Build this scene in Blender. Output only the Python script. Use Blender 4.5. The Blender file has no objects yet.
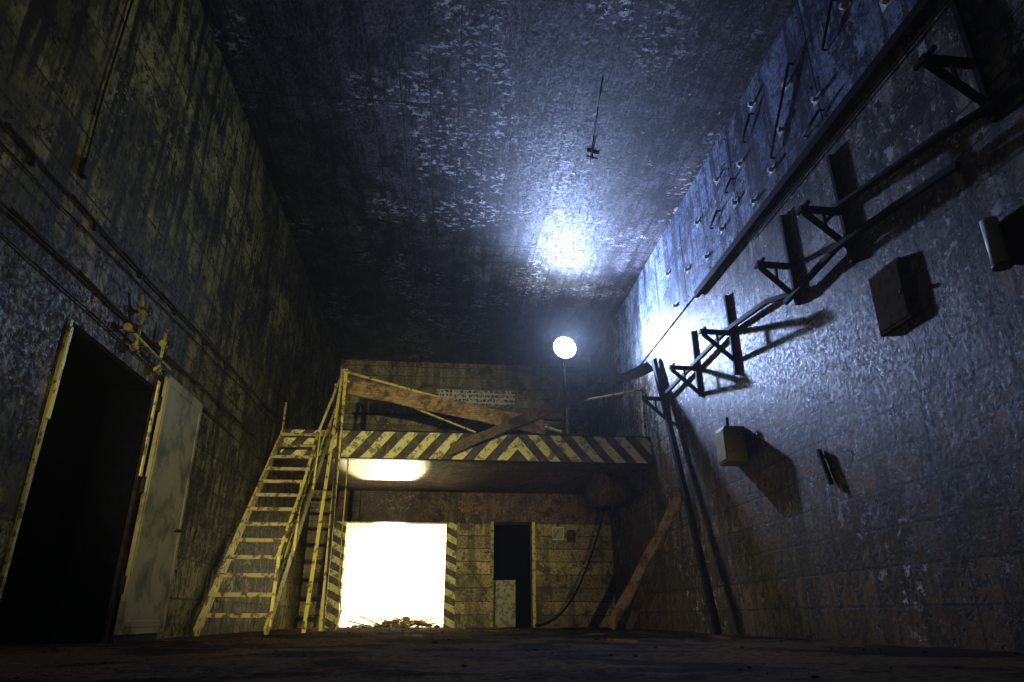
import bpy, bmesh, math, random
from mathutils import Vector, Matrix, noise as mnoise
random.seed(7)
XL,XR,ZC=-2.94,3.72,6.6

# ------------------------------------------------------------------ materials
class NT:
    def __init__(s,name):
        s.m=bpy.data.materials.new(name); s.m.use_nodes=True
        s.t=s.m.node_tree; s.b=s.t.nodes['Principled BSDF']
        s.co=s.t.nodes.new('ShaderNodeTexCoord').outputs['Object']
    def n(s,ty,**k):
        x=s.t.nodes.new(ty)
        for a,v in k.items(): setattr(x,a,v)
        return x
    def l(s,a,b): s.t.links.new(a,b)
    def val(s,sock,v):
        if isinstance(v,bpy.types.NodeSocket): s.l(v,sock)
        else: sock.default_value=v
    def noise(s,scale,detail=5,rough=.6,dist=0,sc=(1,1,1),off=(0,0,0)):
        mp=s.n('ShaderNodeMapping'); s.l(s.co,mp.inputs[0]); mp.inputs['Scale'].default_value=sc; mp.inputs['Location'].default_value=off
        t=s.n('ShaderNodeTexNoise'); s.l(mp.outputs[0],t.inputs['Vector'])
        t.inputs['Scale'].default_value=scale; t.inputs['Detail'].default_value=detail
        t.inputs['Roughness'].default_value=rough; t.inputs['Distortion'].default_value=dist
        return t.outputs['Fac']
    def ramp(s,fac,a,b,va=0.,vb=1.):
        r=s.n('ShaderNodeMapRange'); r.interpolation_type='SMOOTHSTEP'
        s.l(fac,r.inputs[0]); r.inputs[1].default_value=a; r.inputs[2].default_value=b
        r.inputs[3].default_value=va; r.inputs[4].default_value=vb
        return r.outputs[0]
    def math(s,op,a,b=None,c=None):
        m=s.n('ShaderNodeMath',operation=op); s.val(m.inputs[0],a)
        if b is not None: s.val(m.inputs[1],b)
        if c is not None: s.val(m.inputs[2],c)
        return m.outputs[0]
    def mix(s,f,a,b):
        m=s.n('ShaderNodeMix',data_type='RGBA'); s.val(m.inputs[0],f)
        for i,v in ((6,a),(7,b)):
            if isinstance(v,tuple): m.inputs[i].default_value=(*v,1)
            else: s.l(v,m.inputs[i])
        return m.outputs[2]
    def xyz(s):
        p=s.n('ShaderNodeSeparateXYZ'); s.l(s.co,p.inputs[0]); return p.outputs
    def bump(s,h,strength=.5,dist=.02):
        b=s.n('ShaderNodeBump'); s.l(h,b.inputs['Height']); b.inputs['Strength'].default_value=strength
        b.inputs['Distance'].default_value=dist; s.l(b.outputs[0],s.b.inputs['Normal'])
    def lines(s,sock,period,width,off=0.):
        a=s.math('FRACT',s.math('DIVIDE',s.math('ADD',sock,off),period))
        return s.math('LESS_THAN',a,width/period)

def concrete(name,base,dark,fleck,hole,boards=(),fl=(.57,.60),ho=(.57,.60),rough=(.35,.75),bumpd=.02,streak=.7,spec=.5,fsc=(1,1,1),hsc=(1,1,1),simple=False,stsc=(4,4,.35),rust=None,flreg=(.50,.58),hreg=(.40,.50),bigr=(.42,.57),fscale=8,finea=.8,board_tone=.55):
    s=NT(name)
    dk=tuple(c*.15 for c in dark)
    bign=s.noise(.8,6,.72,.6)
    big=s.ramp(bign,*bigr)
    col=s.mix(big,dark,base)
    fine=s.noise(22,4,.78)
    col=s.mix(s.ramp(fine,.38,.68,0,finea),col,dk)
    h=s.math('MULTIPLY',fine,.5)
    X=s.xyz(); ln=None
    if not simple:
        mid=s.noise(2.6,7,.78,.4,off=(3,11,2))
        if rust is not None:
            # rusty scale and exposed brown render, heavier toward the foot of the wall
            zz=s.ramp(X[2],.2,3.6,.20,0.)
            col=s.mix(s.ramp(s.math('ADD',s.noise(1.7,6,.75,off=(6,1,9)),zz),.53,.62,0,.9),col,rust)
        col=s.mix(s.ramp(mid,.50,.59,0,.88),col,dk)
        if streak:
            st=s.ramp(s.noise(1.5,5,.72,sc=stsc,off=(3,1,2)),.47,.60)
            col=s.mix(s.math('MULTIPLY',st,streak),col,dk)
        f1=s.math('MULTIPLY',s.ramp(s.noise(fscale,6,.74,.2,off=(1,8,2),sc=fsc),*fl),s.ramp(s.noise(.55,4,.7,off=(12,3,5)),*flreg))
        col=s.mix(f1,col,fleck)
        h1=s.math('MULTIPLY',s.ramp(s.noise(9,6,.72,.2,off=(5,5,11),sc=hsc),*ho),s.ramp(mid,*hreg))
        col=s.mix(h1,col,hole)
        h=s.math('ADD',h,s.math('MULTIPLY',mid,.5))
        h=s.math('ADD',h,s.math('MULTIPLY',f1,.12)); h=s.math('SUBTRACT',h,s.math('MULTIPLY',h1,.3))
    for ax,per,w in boards:
        q=s.lines(s.math('ADD',X[ax],s.math('MULTIPLY',bign,.06)),per,w)
        ln=q if ln is None else s.math('MAXIMUM',ln,q)
    if boards:
        ax,per,w=boards[0]
        wn=s.n('ShaderNodeTexWhiteNoise',noise_dimensions='1D')
        s.l(s.math('FLOOR',s.math('DIVIDE',s.math('ADD',X[ax],s.math('MULTIPLY',bign,.06)),per)),wn.inputs['W'])
        col=s.mix(s.math('MULTIPLY',wn.outputs['Value'],board_tone),col,dk)
    if ln is not None:
        ln=s.math('MULTIPLY',ln,s.ramp(big,0,1,.55,.95))
        col=s.mix(s.math('MULTIPLY',ln,.9),col,tuple(c*.4 for c in dk)); h=s.math('SUBTRACT',h,s.math('MULTIPLY',ln,.5))
    s.l(col,s.b.inputs['Base Color'])
    s.l(s.ramp(fine,.35,.65,*rough),s.b.inputs['Roughness'])
    s.b.inputs['Specular IOR Level'].default_value=spec
    s.bump(h,.8,bumpd)
    return s.m

M={}
M['right']=concrete('peeling_wall_right',(.60,.53,.50),(.17,.14,.13),(.80,.75,.72),(.008,.006,.005),boards=((2,.31,.024),(1,2.4,.03)),spec=.36,rough=(.40,.70),bumpd=.013,rust=(.24,.125,.05),streak=.85,hreg=(.36,.48),ho=(.545,.575),finea=.65)
M['left']=concrete('stained_wall_left',(.38,.32,.10),(.12,.105,.04),(.42,.37,.14),(.007,.007,.004),boards=((2,.42,.022),(1,3.1,.03)),spec=.06,bumpd=.006,streak=.95,flreg=(.56,.64),hreg=(.36,.48),finea=.5,bigr=(.44,.58))
M['ceil']=concrete('sooty_ceiling',(.20,.17,.19),(.05,.042,.052),(.68,.64,.64),(.005,.005,.006),boards=((0,.38,.02),(1,3.7,.035)),fl=(.55,.58),streak=.85,stsc=(3,.3,1),rough=(.50,.76),spec=.45,fsc=(1,1.6,1),hsc=(1.6,.5,1),bumpd=.020,flreg=(.49,.57),fscale=9)
M['back']=concrete('yellowed_concrete',(.62,.55,.26),(.36,.31,.14),(.6,.54,.35),(.03,.025,.01),boards=((2,.27,.018),),rough=(.5,.8),fl=(.62,.66),bumpd=.008,streak=.55,ho=(.60,.64),board_tone=.5)
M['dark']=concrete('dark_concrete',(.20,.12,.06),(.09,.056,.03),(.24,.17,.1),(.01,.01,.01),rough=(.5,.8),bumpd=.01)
M['floor']=concrete('dirt_floor',(.16,.095,.05),(.035,.022,.014),(.10,.08,.06),(.008,.007,.006),rough=(.8,1.),bumpd=.05,spec=0.02,simple=True)
M['black']=concrete('dark_interior_shade',(.006,.006,.006),(.003,.003,.003),(.02,.02,.02),(.003,.003,.003),rough=(.9,1),spec=.05,simple=True)  # near-black colour stands in for the darkness of unlit doorways
M['plaster']=concrete('white_plaster',(.88,.85,.74),(.80,.77,.65),(.9,.88,.8),(.6,.55,.45),rough=(.8,.95),bumpd=.003,simple=True)
M['plate']=concrete('blue_steel_plate',(.36,.42,.60),(.13,.16,.28),(.46,.50,.62),(.010,.010,.015),streak=.85,rough=(.36,.58),spec=.55,bumpd=.008)

def paint(name,c1,c2,th=(.5,.56),rough=.5,metal=0.,scale=12,bd=.006,spec=.4):
    s=NT(name)
    nz=s.noise(scale,5,.65,.3)
    col=s.mix(s.ramp(nz,*th),c1,c2)
    s.l(col,s.b.inputs['Base Color']); s.b.inputs['Roughness'].default_value=rough; s.b.inputs['Metallic'].default_value=metal
    s.b.inputs['Specular IOR Level'].default_value=spec
    s.bump(nz,.6,bd); return s.m
M['yellow']=paint('chipped_yellow_paint',(.60,.52,.14),(.14,.09,.03),(.53,.60))
M['yellowdim']=paint('dirty_yellow_paint',(.36,.31,.08),(.06,.045,.02),(.50,.60))
M['rust']=paint('rusty_steel',(.035,.022,.014),(.014,.010,.008),(.42,.6),.7,0,spec=.15)
M['black_steel']=paint('black_steel',(.008,.007,.008),(.02,.014,.010),(.5,.62),.7,0,spec=.10)
M['tread']=paint('worn_tread',(.42,.35,.17),(.10,.07,.03),(.48,.58),.6)
M['door']=paint('grey_green_door',(.26,.24,.14),(.09,.085,.05),(.44,.66),.6,.0,2.5,spec=.15)
M['boxp']=paint('brown_box',(.10,.062,.028),(.035,.022,.012),(.5,.6),rough=.9,spec=.05)
M['boxy']=paint('ochre_box',(.40,.33,.11),(.10,.08,.04),(.58,.68))
M['boxw']=paint('grey_box',(.66,.66,.66),(.15,.14,.13),(.64,.70))
M['red']=paint('dull_red',(.25,.03,.02),(.08,.02,.015))
M['mint']=paint('pale_green_cabinet',(.34,.36,.22),(.14,.15,.1))
def wood(name,c1,c2):
    s=NT(name)
    g=s.noise(6,5,.6,1.2,sc=(1,14,14))
    col=s.mix(s.ramp(g,.35,.65),c2,c1)
    d=s.noise(3.5,6,.75,.4,off=(2,7,1))
    col=s.mix(s.ramp(d,.46,.60,0,.85),col,tuple(c*.3 for c in c2))
    s.l(col,s.b.inputs['Base Color']); s.b.inputs['Roughness'].default_value=.8
    s.bump(g,.6,.01); return s.m
M['wood']=wood('old_wood',(.50,.35,.16),(.20,.13,.06))
M['woodlight']=wood('pale_wood',(.55,.43,.28),(.25,.18,.105))
M['wooddark']=wood('weathered_dark_wood',(.22,.16,.09),(.08,.055,.034))
def hazard(name,mode):
    s=NT(name); X=s.xyz()
    if mode=='f':
        d=s.math('ABSOLUTE',s.math('SUBTRACT',X[0],1.25)); u=s.math('ADD',d,s.math('MULTIPLY',X[2],.85)); per=.40
    else:
        u=s.math('ADD',X[2],s.math('MULTIPLY',X[0],.5)); per=.28
    u=s.math('ADD',u,s.math('MULTIPLY',s.noise(3,3,.5),.06))
    k=s.math('LESS_THAN',s.math('FRACT',s.math('DIVIDE',u,per)),.5)
    col=s.mix(k,(.66,.63,.30),(.03,.027,.02))
    nz=s.noise(7,7,.78,.5)
    col=s.mix(s.ramp(nz,.49,.59,0,.9),col,(.13,.10,.045))
    s.l(col,s.b.inputs['Base Color']); s.b.inputs['Roughness'].default_value=.55
    s.bump(nz,.5,.006); return s.m
M['haz']=hazard('hazard_stripes','f'); M['hazp']=hazard('hazard_stripes_pillar','h')
def signmat():
    s=NT('faded_sign'); X=s.xyz()
    row=s.math('LESS_THAN',s.math('FRACT',s.math('DIVIDE',X[2],.12)),.6)
    ch=s.math('GREATER_THAN',s.noise(9,2,.5,sc=(2.2,1,.8)),.5)
    col=s.mix(s.math('MULTIPLY',row,ch),(.72,.72,.62),(.08,.08,.07))
    col=s.mix(s.ramp(s.noise(6,5,.7),.52,.65),col,(.18,.17,.12))
    s.l(col,s.b.inputs['Base Color']); s.b.inputs['Roughness'].default_value=.7; return s.m
M['sign']=signmat()
def emis(name,c,st):
    s=NT(name); s.b.inputs['Base Color'].default_value=(*c,1)
    s.b.inputs['Emission Color'].default_value=(*c,1); s.b.inputs['Emission Strength'].default_value=st; return s.m
M['lens']=emis('lamp_lens',(.66,.82,1.),250)

# ------------------------------------------------------------------ mesh builder
class MB:
    def __init__(s,name): s.name=name; s.bm=bmesh.new(); s.mats=[]
    def _m(s,k,faces):
        if k not in s.mats: s.mats.append(k)
        i=s.mats.index(k)
        for f in faces: f.material_index=i
    def box(s,a,b,mat,mtx=None,jit=0):
        vs=[]
        for z in (a[2],b[2]):
            for x,y in ((a[0],a[1]),(b[0],a[1]),(b[0],b[1]),(a[0],b[1])):
                v=Vector((x,y,z))+Vector([random.uniform(-jit,jit) for _ in range(3)])
                vs.append(s.bm.verts.new(mtx@v if mtx else v))
        F=[s.bm.faces.new([vs[i] for i in q]) for q in ((0,3,2,1),(4,5,6,7),(0,1,5,4),(1,2,6,5),(2,3,7,6),(3,0,4,7))]
        s._m(mat,F)
    def frame(s,p,q,roll=0):
        p=Vector(p);q=Vector(q); d=(q-p); L=d.length; z=d.normalized()
        up=Vector((0,0,1)) if abs(z.z)<.95 else Vector((0,1,0))
        x=z.cross(up).normalized(); y=z.cross(x)
        m=Matrix((x,y,z)).transposed().to_4x4()@Matrix.Rotation(roll,4,'Z'); m.translation=p
        return m,L
    def beam(s,p,q,w,h,mat,roll=0,jit=0):
        m,L=s.frame(p,q,roll); s.box((-w/2,-h/2,0),(w/2,h/2,L),mat,m,jit)
    def rough_beam(s,p,q,w,h,mat,n=14,am=.012):   # split, uneven old timber
        m,L=s.frame(p,q); rings=[]
        for i in range(n+1):
            z=L*i/n; c=[]
            for sx,sy in ((-1,-1),(1,-1),(1,1),(-1,1)):
                e=random.uniform(-am,am); g=random.uniform(-am,am); ez=random.uniform(-.06,.06) if i in (0,n) else 0
                c.append(s.bm.verts.new(m@Vector((sx*w/2+e*.3,sy*h/2+g,z+ez))))
            rings.append(c)
        F=[]
        for a,b in zip(rings[:-1],rings[1:]):
            for k in range(4): F.append(s.bm.faces.new((a[k],a[(k+1)%4],b[(k+1)%4],b[k])))
        F.append(s.bm.faces.new(rings[0][::-1])); F.append(s.bm.faces.new(rings[-1]))
        s._m(mat,F)
    def tube(s,p,q,r,mat,seg=12,r2=None):
        m,L=s.frame(p,q); r2=r if r2 is None else r2
        a=[s.bm.verts.new(m@Vector((r*math.cos(t*2*math.pi/seg),r*math.sin(t*2*math.pi/seg),0))) for t in range(seg)]
        b=[s.bm.verts.new(m@Vector((r2*math.cos(t*2*math.pi/seg),r2*math.sin(t*2*math.pi/seg),L))) for t in range(seg)]
        F=[s.bm.faces.new((a[i],a[(i+1)%seg],b[(i+1)%seg],b[i])) for i in range(seg)]
        for f in F: f.smooth=True
        F+=[s.bm.faces.new(a[::-1]),s.bm.faces.new(b)]
        s._m(mat,F)
    def path(s,pts,r,mat,seg=8):
        for a,b in zip(pts[:-1],pts[1:]): s.tube(a,b,r,mat,seg)
    def rock(s,c,r,mat):
        g=bmesh.ops.create_icosphere(s.bm,subdivisions=1,radius=r)
        sc=Vector([random.uniform(.6,1.2) for _ in range(2)]+[random.uniform(.3,.6)])
        fs=set()
        for v in g['verts']:
            v.co=Vector([v.co[i]*sc[i]*random.uniform(.75,1.2) for i in range(3)])+Vector(c)
            for f in v.link_faces: fs.add(f)
        s._m(mat,fs)
    def done(s,bevel=0):
        me=bpy.data.meshes.new(s.name); bmesh.ops.recalc_face_normals(s.bm,faces=s.bm.faces[:]); s.bm.to_mesh(me); s.bm.free()
        for k in s.mats: me.materials.append(M[k])
        o=bpy.data.objects.new(s.name,me); bpy.context.collection.objects.link(o)
        if bevel:
            b=o.modifiers.new('bevel','BEVEL'); b.width=bevel; b.segments=2; b.limit_method='ANGLE'
        return o

# ------------------------------------------------------------------ shell
b=MB('floor'); b.box((-6,-3,-.2),(XR+.5,20,0),'floor')
nx,ny=60,120; gv=[]
for j in range(ny+1):
    row=[]
    for i in range(nx+1):
        x=XL+.02+(XR-XL-.04)*i/nx; y=.9+14.4*j/ny
        e=min(1,min(i,nx-i,j,ny-j)/4)
        z=-.004+e*max(0,mnoise.fractal(Vector((x*1.3,y*1.3,0)),1,2,5)*.03+mnoise.noise(Vector((x*7,y*7,3)))*.010+.004)
        row.append(b.bm.verts.new((x,y,z)))
    gv.append(row)
fs=[b.bm.faces.new((gv[j][i],gv[j][i+1],gv[j+1][i+1],gv[j+1][i])) for j in range(ny) for i in range(nx)]
b._m('floor',fs)
b.done()
b=MB('ceiling'); b.box((XL-.5,-3,ZC),(XR+.5,20,ZC+.2),'ceil'); b.done()
b=MB('wall_left')
b.box((XL-.4,-3,0),(XL,5.13,ZC),'left'); b.box((XL-.4,5.13,2.3),(XL,6.8,ZC),'left'); b.box((XL-.4,6.8,0),(XL,20,ZC),'left'); b.done()
b=MB('wall_right'); b.box((XR,-3,0),(XR+.3,20,ZC),'right'); b.done()
b=MB('wall_rear'); b.box((XL,-3.2,0),(XR,-3,ZC),'dark'); b.done()
b=MB('wall_back'); b.box((XL,17.5,3.28),(XR,17.7,ZC),'back'); b.done()
b=MB('wall_back_lower')
y0,y1=15.5,15.75
b.box((XL,y0,0),(-2.42,y1,2.8),'back')
b.box((-2.42,y0-.03,0),(-2.13,y1,2.13),'hazp')
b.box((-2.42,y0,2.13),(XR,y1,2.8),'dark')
b.box((.03,y0-.03,0),(.26,y1,2.13),'hazp')
b.box((.26,y0,0),(1.05,y1,2.13),'back')
b.box((1.93,y0,0),(XR,y1,2.13),'back')
b.done()
b=MB('mezzanine_platform')
b.box((XL+.005,12.14,2.82),(XR-.005,17.5,3.28),'dark')
b.box((XL+.005,12.08,2.80),(XR-.005,12.14,3.28),'haz')
b.box((XL+.005,12.06,3.28),(XR-.005,12.16,3.30),'rust')
b.box((XL+.005,12.055,2.78),(XR-.005,12.15,2.80),'rust')
b.done()
b=MB('wall_bright_room')
b.box((XL,19.6,0),(XR,19.8,2.8),'plaster')
b.box((XL,15.75,0.001),(XL+.1,19.6,2.8),'plaster')
b.box((.5,15.75,0),(.62,19.6,2.8),'plaster')
b.box((XL+.1,15.75,0.0),(.5,19.6,.012),'plaster')
b.box((XL+.1,15.75,2.74),(.5,19.6,2.8),'plaster')
b.box((.62,17.0,0),(XR,17.1,2.8),'black')
b.box((.62,15.76,0),(.64,17.0,2.8),'black')
b.box((2.6,15.76,0),(2.66,17.0,2.8),'black')
b.done()
b=MB('wall_side_room')
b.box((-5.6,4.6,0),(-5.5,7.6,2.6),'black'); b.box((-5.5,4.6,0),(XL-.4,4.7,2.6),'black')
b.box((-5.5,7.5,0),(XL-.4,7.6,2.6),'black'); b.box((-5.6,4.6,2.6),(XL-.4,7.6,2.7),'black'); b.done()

b=MB('door_frame')
b.box((XL-.06,5.11,0),(XL+.02,5.15,2.34),'yellowdim'); b.box((XL-.4,5.15,0),(XL-.06,5.16,2.3),'black')
b.box((XL-.4,6.76,0),(XL-.0,6.80,2.3),'black'); b.box((XL-.02,6.79,0),(XL+.03,6.85,2.36),'rust')
b.box((XL-.4,5.16,2.28),(XL+.02,6.76,2.33),'black')  # black linings carry the doorway's darkness in their colour
b.box((XL+.03,6.78,1.45),(XL+.045,6.83,2.40),'yellow')
b.box((XL+.02,5.11,1.55),(XL+.035,5.15,2.28),'yellow')
b.done(.004)
b=MB('door_1')
b.box((XL+.05,6.88,.06),(XL+.09,7.95,2.5),'door')
for z in (.12,2.4): b.box((XL+.09,6.95,z),(XL+.097,7.88,z+.06),'door')
for y in (6.9,7.87): b.box((XL+.09,y,.1),(XL+.098,y+.06,2.46),'door')
for z in (.4,1.3,2.1): b.tube((XL+.05,6.86,z),(XL+.05,6.86,z+.16),.022,'rust')
b.tube((XL+.09,7.75,1.05),(XL+.17,7.75,1.05),.012,'rust'); b.tube((XL+.17,7.76,1.05),(XL+.17,7.6,1.05),.012,'rust')
b.box((XL,6.9,.0),(XL+.05,7.9,.06),'rust')
b.done(.004)

# ------------------------------------------------------------------ left wall pipes
def wob_pts(x,z0,z1,ya,yb,n,am):
    return [(x+random.uniform(0,.01),ya+(yb-ya)*i/n,z0+(z1-z0)*i/n+random.uniform(-am,am)) for i in range(n+1)]
b=MB('wall_conduits')
b.path(wob_pts(XL+.025,3.02,3.36,-.5,11.6,14,.015),.014,'rust')
b.path(wob_pts(XL+.015,2.93,3.25,-.5,11.6,14,.03),.007,'rust')
b.path(wob_pts(XL+.03,2.62,2.74,-.5,10.5,12,.02),.016,'rust')
b.path(wob_pts(XL+.015,2.5,2.5,-.5,9.5,12,.03),.007,'rust')
for y in [0.6+i*.9 for i in range(12)]:
    z=3.02+.34*(y+.5)/12.1
    b.box((XL,y,z-.05),(XL+.03,y+.03,z+.03),'rust')
b.path([(XL+.02,4.76,6.55),(XL+.02,4.77,5.2),(XL+.02,4.74,4.2),(XL+.02,4.76,3.5)],.009,'rust')
b.box((XL,4.72,3.40),(XL+.05,4.80,3.55),'rust')
b.done()
b=MB('valve_manifold')
b.path([(XL+.07,6.1,2.45),(XL+.07,6.1,2.8),(XL+.07,6.0,2.98)],.016,'yellowdim'); b.tube((XL+.07,6.65,2.42),(XL+.07,6.65,2.9),.016,'yellowdim')
b.tube((XL+.07,5.85,2.60),(XL+.07,6.9,2.56),.016,'yellowdim')
for y,z in ((5.9,2.60),(6.1,2.85),(6.1,2.48),(6.65,2.46),(6.65,2.74)):
    b.tube((XL+.07,y-.035,z),(XL+.07,y+.035,z),.035,'yellowdim'); b.tube((XL+.07,y,z),(XL+.13,y,z),.010,'rust')
    for k in range(8):
        a=k*math.pi/4; a2=a+math.pi/4
        b.tube((XL+.13,y+.04*math.cos(a),z+.04*math.sin(a)),(XL+.13,y+.04*math.cos(a2),z+.04*math.sin(a2)),.006,'rust',6)
    b.tube((XL,y,z),(XL+.07,y,z),.012,'rust')
b.done()

# ------------------------------------------------------------------ right wall
b=MB('steel_wall_plates')
y=-1.0
while y<11.9:
    b.box((XR-.028,y+.006,4.80),(XR-.002,y+2.09,6.56),'plate')
    for yy in (y+.08,y+1.05,y+2.02):
        for z in (4.9,5.4,5.9,6.4): b.tube((XR-.036,yy,z),(XR-.028,yy,z),.012,'rust',6)
    y+=2.1
b.done()
b=MB('wall_rail')
b.beam((XR-.07,-1,4.74),(XR-.07,9.0,4.72),.07,.10,'black_steel')
b.beam((XR-.03,-1,4.58),(XR-.03,7.2,4.60),.02,.02,'rust')
for y in [0,1.3,2.6,3.9,5.2,6.5,7.8,8.8]: b.box((XR-.08,y,4.66),(XR,y+.05,4.79),'rust')
b.done(.006)
b=MB('anchor_bolts')
pts=[(5.78,5.81),(6.58,6.23),(5.31,5.19),(6.03,5.39),(6.38,5.09),(9.31,5.31),(7.84,5.98),(7.4,5.3),(8.5,5.1),(4.6,5.7),(4.1,5.2),(7.1,5.7),(8.7,5.8),(10.2,5.7),(10.0,5.0),(6.9,5.0),(7.9,5.2)]
for y,z in pts:
    b.box((XR-.036,y-.08,z-.045),(XR-.028,y+.08,z+.045),'boxw'); b.tube((XR-.09,y,z),(XR-.036,y,z),.028,'boxw',8)
for (y,z),(y2,z2) in (((6.3,5.2),(5.6,5.95)),((5.0,5.55),(4.7,5.9)),((5.6,4.95),(5.25,5.0)),((8.2,5.4),(7.9,5.5)),((6.9,5.9),(6.6,6.1)),((7.6,5.6),(7.35,5.65))):
    b.tube((XR-.08,y,z),(XR-.08,y2,z2),.016,'black_steel',6)
    b.tube((XR-.08,y,z),(XR-.03,y,z),.012,'black_steel',6); b.tube((XR-.08,y2,z2),(XR-.03,y2,z2),.012,'black_steel',6)
b.done()
for i,(y,zt,z,zb,L) in enumerate([(3.48,4.56,3.9,3.4,.45),(5.30,4.49,3.82,3.27,.45),(6.35,4.45,3.79,3.33,.42),(8.07,4.27,3.71,3.13,.45),(9.4,4.3,3.68,3.25,.45),(10.9,4.1,3.66,3.2,.45),(1.6,4.5,3.9,3.3,.45)]):
    b=MB('cable_bracket')
    b.beam((XR-.025,y,zb),(XR-.025,y+.02,zt),.045,.045,'black_steel')
    b.beam((XR-.01,y,z),(XR-L,y,z+.01),.055,.055,'black_steel')
    b.beam((XR-L+.03,y,z-.02),(XR-.03,y,z-.38),.045,.045,'black_steel')
    b.beam((XR-L*.5,y,z),(XR-L*.5,y,z-.2),.025,.025,'black_steel')
    b.beam((XR-L+.04,y-.1,z+.03),(XR-L+.04,y+.12,z+.03),.03,.03,'black_steel')
    b.done()
b=MB('cable_tray_rails')
for pts in ([(XR-.08,10.9,3.72),(XR-.08,9.4,3.74),(XR-.07,8.07,3.76),(XR-.08,6.9,3.62),(XR-.05,6.3,3.45)],
            [(XR-.08,5.5,3.86),(XR-.09,5.3,3.86),(XR-.10,3.98,3.60),(XR-.08,3.3,3.44),(XR-.08,2.0,3.2)],
            [(XR-.10,5.5,3.50),(XR-.10,4.03,3.30),(XR-.10,3.8,3.26)],
            [(XR-.08,6.5,3.42),(XR-.08,5.3,3.5)]):
    for p,q in zip(pts[:-1],pts[1:]): b.beam(p,q,.045,.055,'black_steel')
b.done()
b=MB('electrical_box'); b.box((XR-.04,4.70,2.45),(XR-.001,5.12,3.00),'boxp'); b.box((XR-.045,4.72,2.48),(XR-.04,5.1,2.97),'boxp'); b.tube((XR-.06,4.75,2.7),(XR-.045,4.75,2.7),.02,'rust'); b.done(.004)
b=MB('electrical_box'); b.box((XR-.12,2.9,2.33),(XR-.001,3.60,2.65),'boxp'); b.box((XR-.13,2.92,2.35),(XR-.12,3.58,2.63),'black_steel'); b.box((XR-.10,3.2,2.25),(XR-.03,3.5,2.33),'red')
b.tube((XR-.13,3.66,2.36),(XR-.13,3.66,2.70),.055,'boxw',20); b.tube((XR-.13,3.66,2.34),(XR-.13,3.66,2.36),.06,'red',20); b.beam((XR-.001,3.66,2.5),(XR-.13,3.66,2.5),.03,.03,'rust'); b.done()
b=MB('electrical_box'); b.box((XR-.26,8.1,2.0),(XR-.001,8.42,2.45),'boxy'); b.box((XR-.275,8.12,2.03),(XR-.26,8.4,2.42),'boxy'); b.tube((XR-.15,8.25,2.45),(XR-.15,8.25,2.6),.02,'rust'); b.done(.006)
b=MB('wall_hook'); b.beam((XR-.03,6.42,1.76),(XR-.03,6.3,1.40),.04,.03,'black_steel'); b.tube((XR-.05,6.42,1.7),(XR,6.42,1.7),.015,'black_steel'); b.done()

# ------------------------------------------------------------------ ceiling fittings
b=MB('ceiling_conduit')
b.path([(1.80,6.7,ZC-.008),(1.85,7.2,ZC-.008),(1.92,7.8,ZC-.012),(1.98,8.38,ZC-.02)],.008,'black_steel')
b.beam((1.90,8.25,ZC-.03),(2.08,8.3,ZC-.03),.02,.02,'black_steel'); b.beam((1.98,8.2,ZC-.01),(1.98,8.22,ZC-.10),.015,.015,'black_steel')
b.done()

# ------------------------------------------------------------------ staircase
b=MB('metal_staircase')
ys,zs,ye,ze=9.05,0.0,12.04,3.28
xa,xb=-2.88,-2.08
def S(t,x,dz=0,dy=0): return (x,ys+(ye-ys)*t+dy,zs+(ze-zs)*t+dz)
for x in (xa,xb): b.beam(S(0,x,.02),S(1,x,-.04),.03,.17,'yellow')
n=13
for i in range(1,n+1):
    t=i/(n+.6); y=ys+(ye-ys)*t; z=ze*t
    b.box((xa+.015,y-.11,z-.012),(xb-.015,y+.12,z+.012),'tread'); b.box((xa+.015,y-.12,z-.04),(xb-.015,y-.105,z+.012),'tread')
rp=[S(.02,xb+.02,.85),S(.3,xb+.05,.92),S(.6,xb+.02,.95),S(.98,xb+.10,1.05)]
b.path(rp,.024,'yellow')
rp2=[S(.05,xb+.02,.45),S(.55,xb+.0,.48),S(.98,xb+.08,.5)]
b.path(rp2,.018,'yellow')
for t in (.03,.32,.62,.97): b.beam(S(t,xb+.02,0),S(t,xb+.03,.92),.04,.04,'yellow')
b.beam(S(.97,xa,0),S(.97,xa,.55),.035,.035,'yellowdim')
b.done(.003)
b=MB('platform_railing')
b.beam((-1.9,12.0,0.0),(-1.9,12.0,4.40),.075,.075,'yellow')
b.beam((-1.96,12.0,4.40),(-1.72,9.5,.0),.05,.05,'yellow')
b.tube((-1.9,12.0,4.36),(2.05,12.0,3.33),.026,'yellow')
b.tube((-1.9,12.02,4.2),(.5,12.3,3.36),.02,'yellow')
b.beam((XR-.05,12.2,3.28),(XR-.05,12.2,4.3),.05,.05,'yellowdim')
b.tube((XR-.05,12.2,4.25),(2.2,12.25,3.95),.022,'yellow')
b.beam((2.2,12.25,3.28),(2.2,12.25,4.0),.04,.04,'yellowdim')
b.done(.003)
b=MB('fallen_plank'); b.rough_beam((-1.80,11.93,4.06),(1.75,11.96,3.40),.05,.28,'wood',18,.016); b.done()
b=MB('fallen_beam'); b.rough_beam((.05,11.82,2.92),(3.66,11.5,4.47),.07,.18,'wooddark',16,.012); b.done()
b=MB('fallen_plank'); b.rough_beam((-1.0,12.35,3.36),(1.5,12.6,3.33),.2,.05,'wooddark',8,.01); b.done()
b=MB('leaning_plank'); b.rough_beam((2.62,11.4,0.03),(3.60,10.35,1.98),.05,.15,'woodlight',10,.012); b.done()
b=MB('leaning_plank'); b.rough_beam((2.98,11.6,0.03),(3.66,10.9,1.9),.04,.12,'wooddark',10,.01); b.done()
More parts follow.
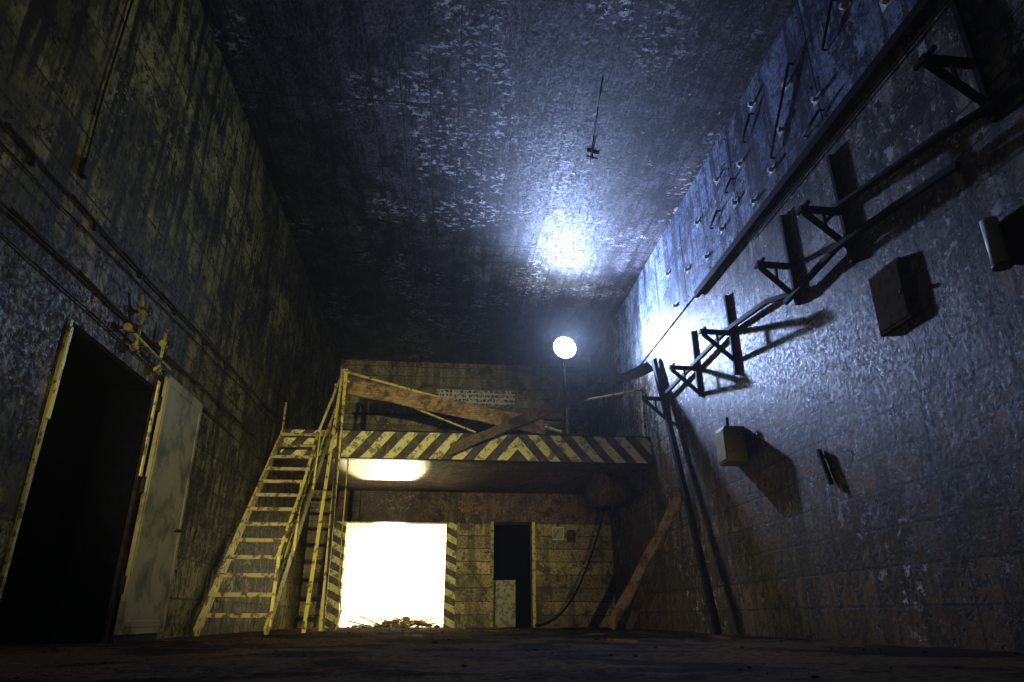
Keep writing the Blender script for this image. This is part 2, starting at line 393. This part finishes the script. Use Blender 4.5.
b=MB('leaning_beam_and_shade'); b.rough_beam((3.52,9.2,.03),(3.64,11.25,4.50),.07,.13,'black_steel',12,.008); b.done()  # thin bar above; its black lower length stands in for shadow on the wall
b=MB('round_duct'); b.tube((2.9,12.9,2.45),(3.5,13.3,2.45),.28,'boxp',24,.26); b.tube((2.88,12.885,2.45),(2.93,12.92,2.45),.31,'dark',24); b.beam((3.2,13.1,2.6),(3.2,13.1,2.82),.03,.03,'rust'); b.done()
b=MB('hanging_hose')
pp=[]
for i in range(17):
    a=i/16; pp.append((3.3-1.5*a,14.2,.06+2.3*(1-a)**2.2))
b.path(pp,.02,'black_steel',8); b.done()
b=MB('hanging_rope'); b.path([(-1.75,12.2,2.8),(-1.74,12.2,1.6),(-1.7,12.1,.7),(-1.6,11.9,.3),(-1.65,11.8,.02)],.012,'yellow',6); b.done()

# ------------------------------------------------------------------ lower back wall fittings
b=MB('door_frame')
b.box((1.0,15.44,0),(1.07,15.76,2.16),'yellowdim'); b.box((1.91,15.44,0),(1.98,15.76,2.16),'yellow'); b.box((1.07,15.46,2.1),(1.91,15.74,2.16),'rust')
b.done(.003)
b=MB('storage_cabinet'); b.box((1.12,16.2,0),(1.62,16.6,.98),'mint'); b.box((1.14,16.185,.05),(1.36,16.2,.93),'mint'); b.box((1.38,16.185,.05),(1.60,16.2,.93),'mint'); b.tube((1.35,16.17,.5),(1.35,16.185,.5),.012,'rust'); b.done(.004)
b=MB('fuse_box'); b.box((2.36,15.40,1.78),(2.62,15.499,2.06),'boxw'); b.box((2.38,15.39,1.8),(2.60,15.40,2.04),'mint'); b.tube((2.48,15.45,2.06),(2.48,15.45,2.12),.012,'rust'); b.done(.004)
b=MB('fuse_box'); b.box((2.70,15.42,1.74),(2.88,15.499,2.0),'boxp'); b.box((2.72,15.41,1.76),(2.86,15.42,1.98),'boxp'); b.done(.004)
b=MB('wall_sign'); b.box((-.35,17.46,5.45),(1.74,17.498,5.84),'sign'); b.done(.004)
b=MB('wall_pipe'); b.path([(-2.5,17.42,5.1),(3.6,17.42,5.05)],.03,'rust'); b.done()

b=MB('rubble_pile')
for i in range(110):
    x=random.gauss(-.9,.5); y=random.gauss(15.2,.2); r=random.uniform(.03,.10)
    if -2.05<x<.0 and y<15.38: b.rock((x,y,max(.02,.2-.3*abs(x+.7))*random.random()+r*.3),r,'woodlight')
for i in range(9):
    x=random.uniform(-1.6,-.4); y=random.uniform(15.0,15.3); a=random.uniform(-.5,.3)+(3.14 if i%2 else 0); L=random.uniform(.3,.6)
    b.beam((x,y,.03),(x+L*math.cos(a),y+L*math.sin(a)*.2,random.uniform(.05,.25)),.04,.02,'wood')
b.done()
b=MB('floor_debris')
for i in range(260):
    y=random.uniform(2.5,15); x=random.uniform(XL+.1,XR-.1); r=random.uniform(.006,.02)*(1 if y<6 else 1.8)
    b.rock((x,y,r*.3),r,'floor')
for i in range(14):
    y=random.uniform(6,14.8); x=random.uniform(-1,XR-.6); a=random.uniform(0,3.1); L=random.uniform(.2,.6)
    b.beam((x,y,.02),(x+L*math.cos(a),y+L*math.sin(a)*.5,.03),.05,.02,'wooddark')
b.done()

# ------------------------------------------------------------------ work lamp on tripod
lp=Vector((2.32,12.9,5.35)); aim=Vector((3.05,8.0,5.80)); ad=(aim-lp).normalized()
root=bpy.data.objects.new('work_lamp',None); bpy.context.collection.objects.link(root)
b=MB('lamp_stand')
b.tube((2.32,13.04,3.9),(2.32,13.04,5.2),.02,'black_steel')
for k in range(3):
    a=k*2*math.pi/3+.4; b.tube((2.32,13.04,3.95),(2.32+.42*math.cos(a),13.04+.42*math.sin(a),3.29),.014,'black_steel')
o=b.done(); o.parent=root
b=MB('lamp_head'); b.tube(lp-ad*.03,lp-ad*.2,.24,'black_steel',28,.10); b.beam((2.32,13.04,5.1),(2.32,13.04,5.3),.04,.04,'black_steel'); o=b.done(); o.parent=root
b=MB('lens'); b.tube(lp-ad*.03,lp,.23,'lens',32); o=b.done(); o.parent=root

# ------------------------------------------------------------------ lights
def light(name,ty,loc,tgt,e,col,parent=None,**k):
    l=bpy.data.lights.new(name,ty); l.energy=e; l.color=col
    for a,v in k.items(): setattr(l,a,v)
    o=bpy.data.objects.new(name,l); bpy.context.collection.objects.link(o)
    o.location=loc
    if tgt is not None: o.rotation_euler=(Vector(tgt)-Vector(loc)).to_track_quat('-Z','Y').to_euler()
    if parent: o.parent=parent
    return o
light('lamp_beam','SPOT',lp+ad*.04,aim,2500,(.44,.58,1.),root,spot_size=math.radians(128),spot_blend=1.,shadow_soft_size=.05)
light('room_light','AREA',(-1.0,17.8,2.70),(-1.0,17.8,0),500,(1.,.90,.60),size=2.4)
light('floor_work_light','SPOT',(-1.25,18.6,.35),(-1.2,13.3,2.8),6000,(1.,.86,.50),spot_size=math.radians(17),spot_blend=.6,shadow_soft_size=.05)
light('warm_fill_spot','SPOT',(-1.2,-1.2,1.0),(-1.2,12,2.2),4400,(1.,.89,.46),spot_size=math.radians(34),spot_blend=1.,shadow_soft_size=.05)  # unseen warm spot added behind the camera to light stairs and fascia
light('warm_fill_spot','SPOT',(1.2,-1.2,.8),(2.7,12,1.0),1000,(1.,.80,.46),spot_size=math.radians(24),spot_blend=1.,shadow_soft_size=.05)  # unseen weak fill added to warm the planks and lower right wall
light('warm_fill_spot','SPOT',(2.4,-1.0,1.2),(-2.94,8.0,2.9),420,(1.,.92,.55),spot_size=math.radians(60),spot_blend=1.,shadow_soft_size=.05)  # unseen dim fill added to lift the left wall

w=bpy.data.worlds.new('World'); bpy.context.scene.world=w; w.use_nodes=True
wt=w.node_tree
wt.nodes['Background'].inputs[0].default_value=(.01,.012,.02,1); wt.nodes['Background'].inputs[1].default_value=.3
vo=wt.nodes.new('ShaderNodeVolumeScatter'); vo.inputs['Density'].default_value=.0026; vo.inputs['Anisotropy'].default_value=.55
wt.links.new(vo.outputs[0],wt.nodes['World Output'].inputs['Volume'])
vs=bpy.context.scene.view_settings
vs.view_transform='Standard'; vs.gamma=.86; vs.exposure=.0

# ------------------------------------------------------------------ camera
th=math.radians(22); ps=math.radians(5.43)
F=Vector((math.sin(ps)*math.cos(th),math.cos(ps)*math.cos(th),math.sin(th)))
R=Vector((math.cos(ps),-math.sin(ps),0)); U=R.cross(F)
cam=bpy.data.cameras.new('camera'); co=bpy.data.objects.new('camera',cam); bpy.context.collection.objects.link(co)
cam.lens=683*36/1024; cam.sensor_width=36; cam.clip_start=.02
mm=Matrix((R,U,-F)).transposed().to_4x4(); mm.translation=(0,0,.21); co.matrix_world=mm
bpy.context.scene.camera=co
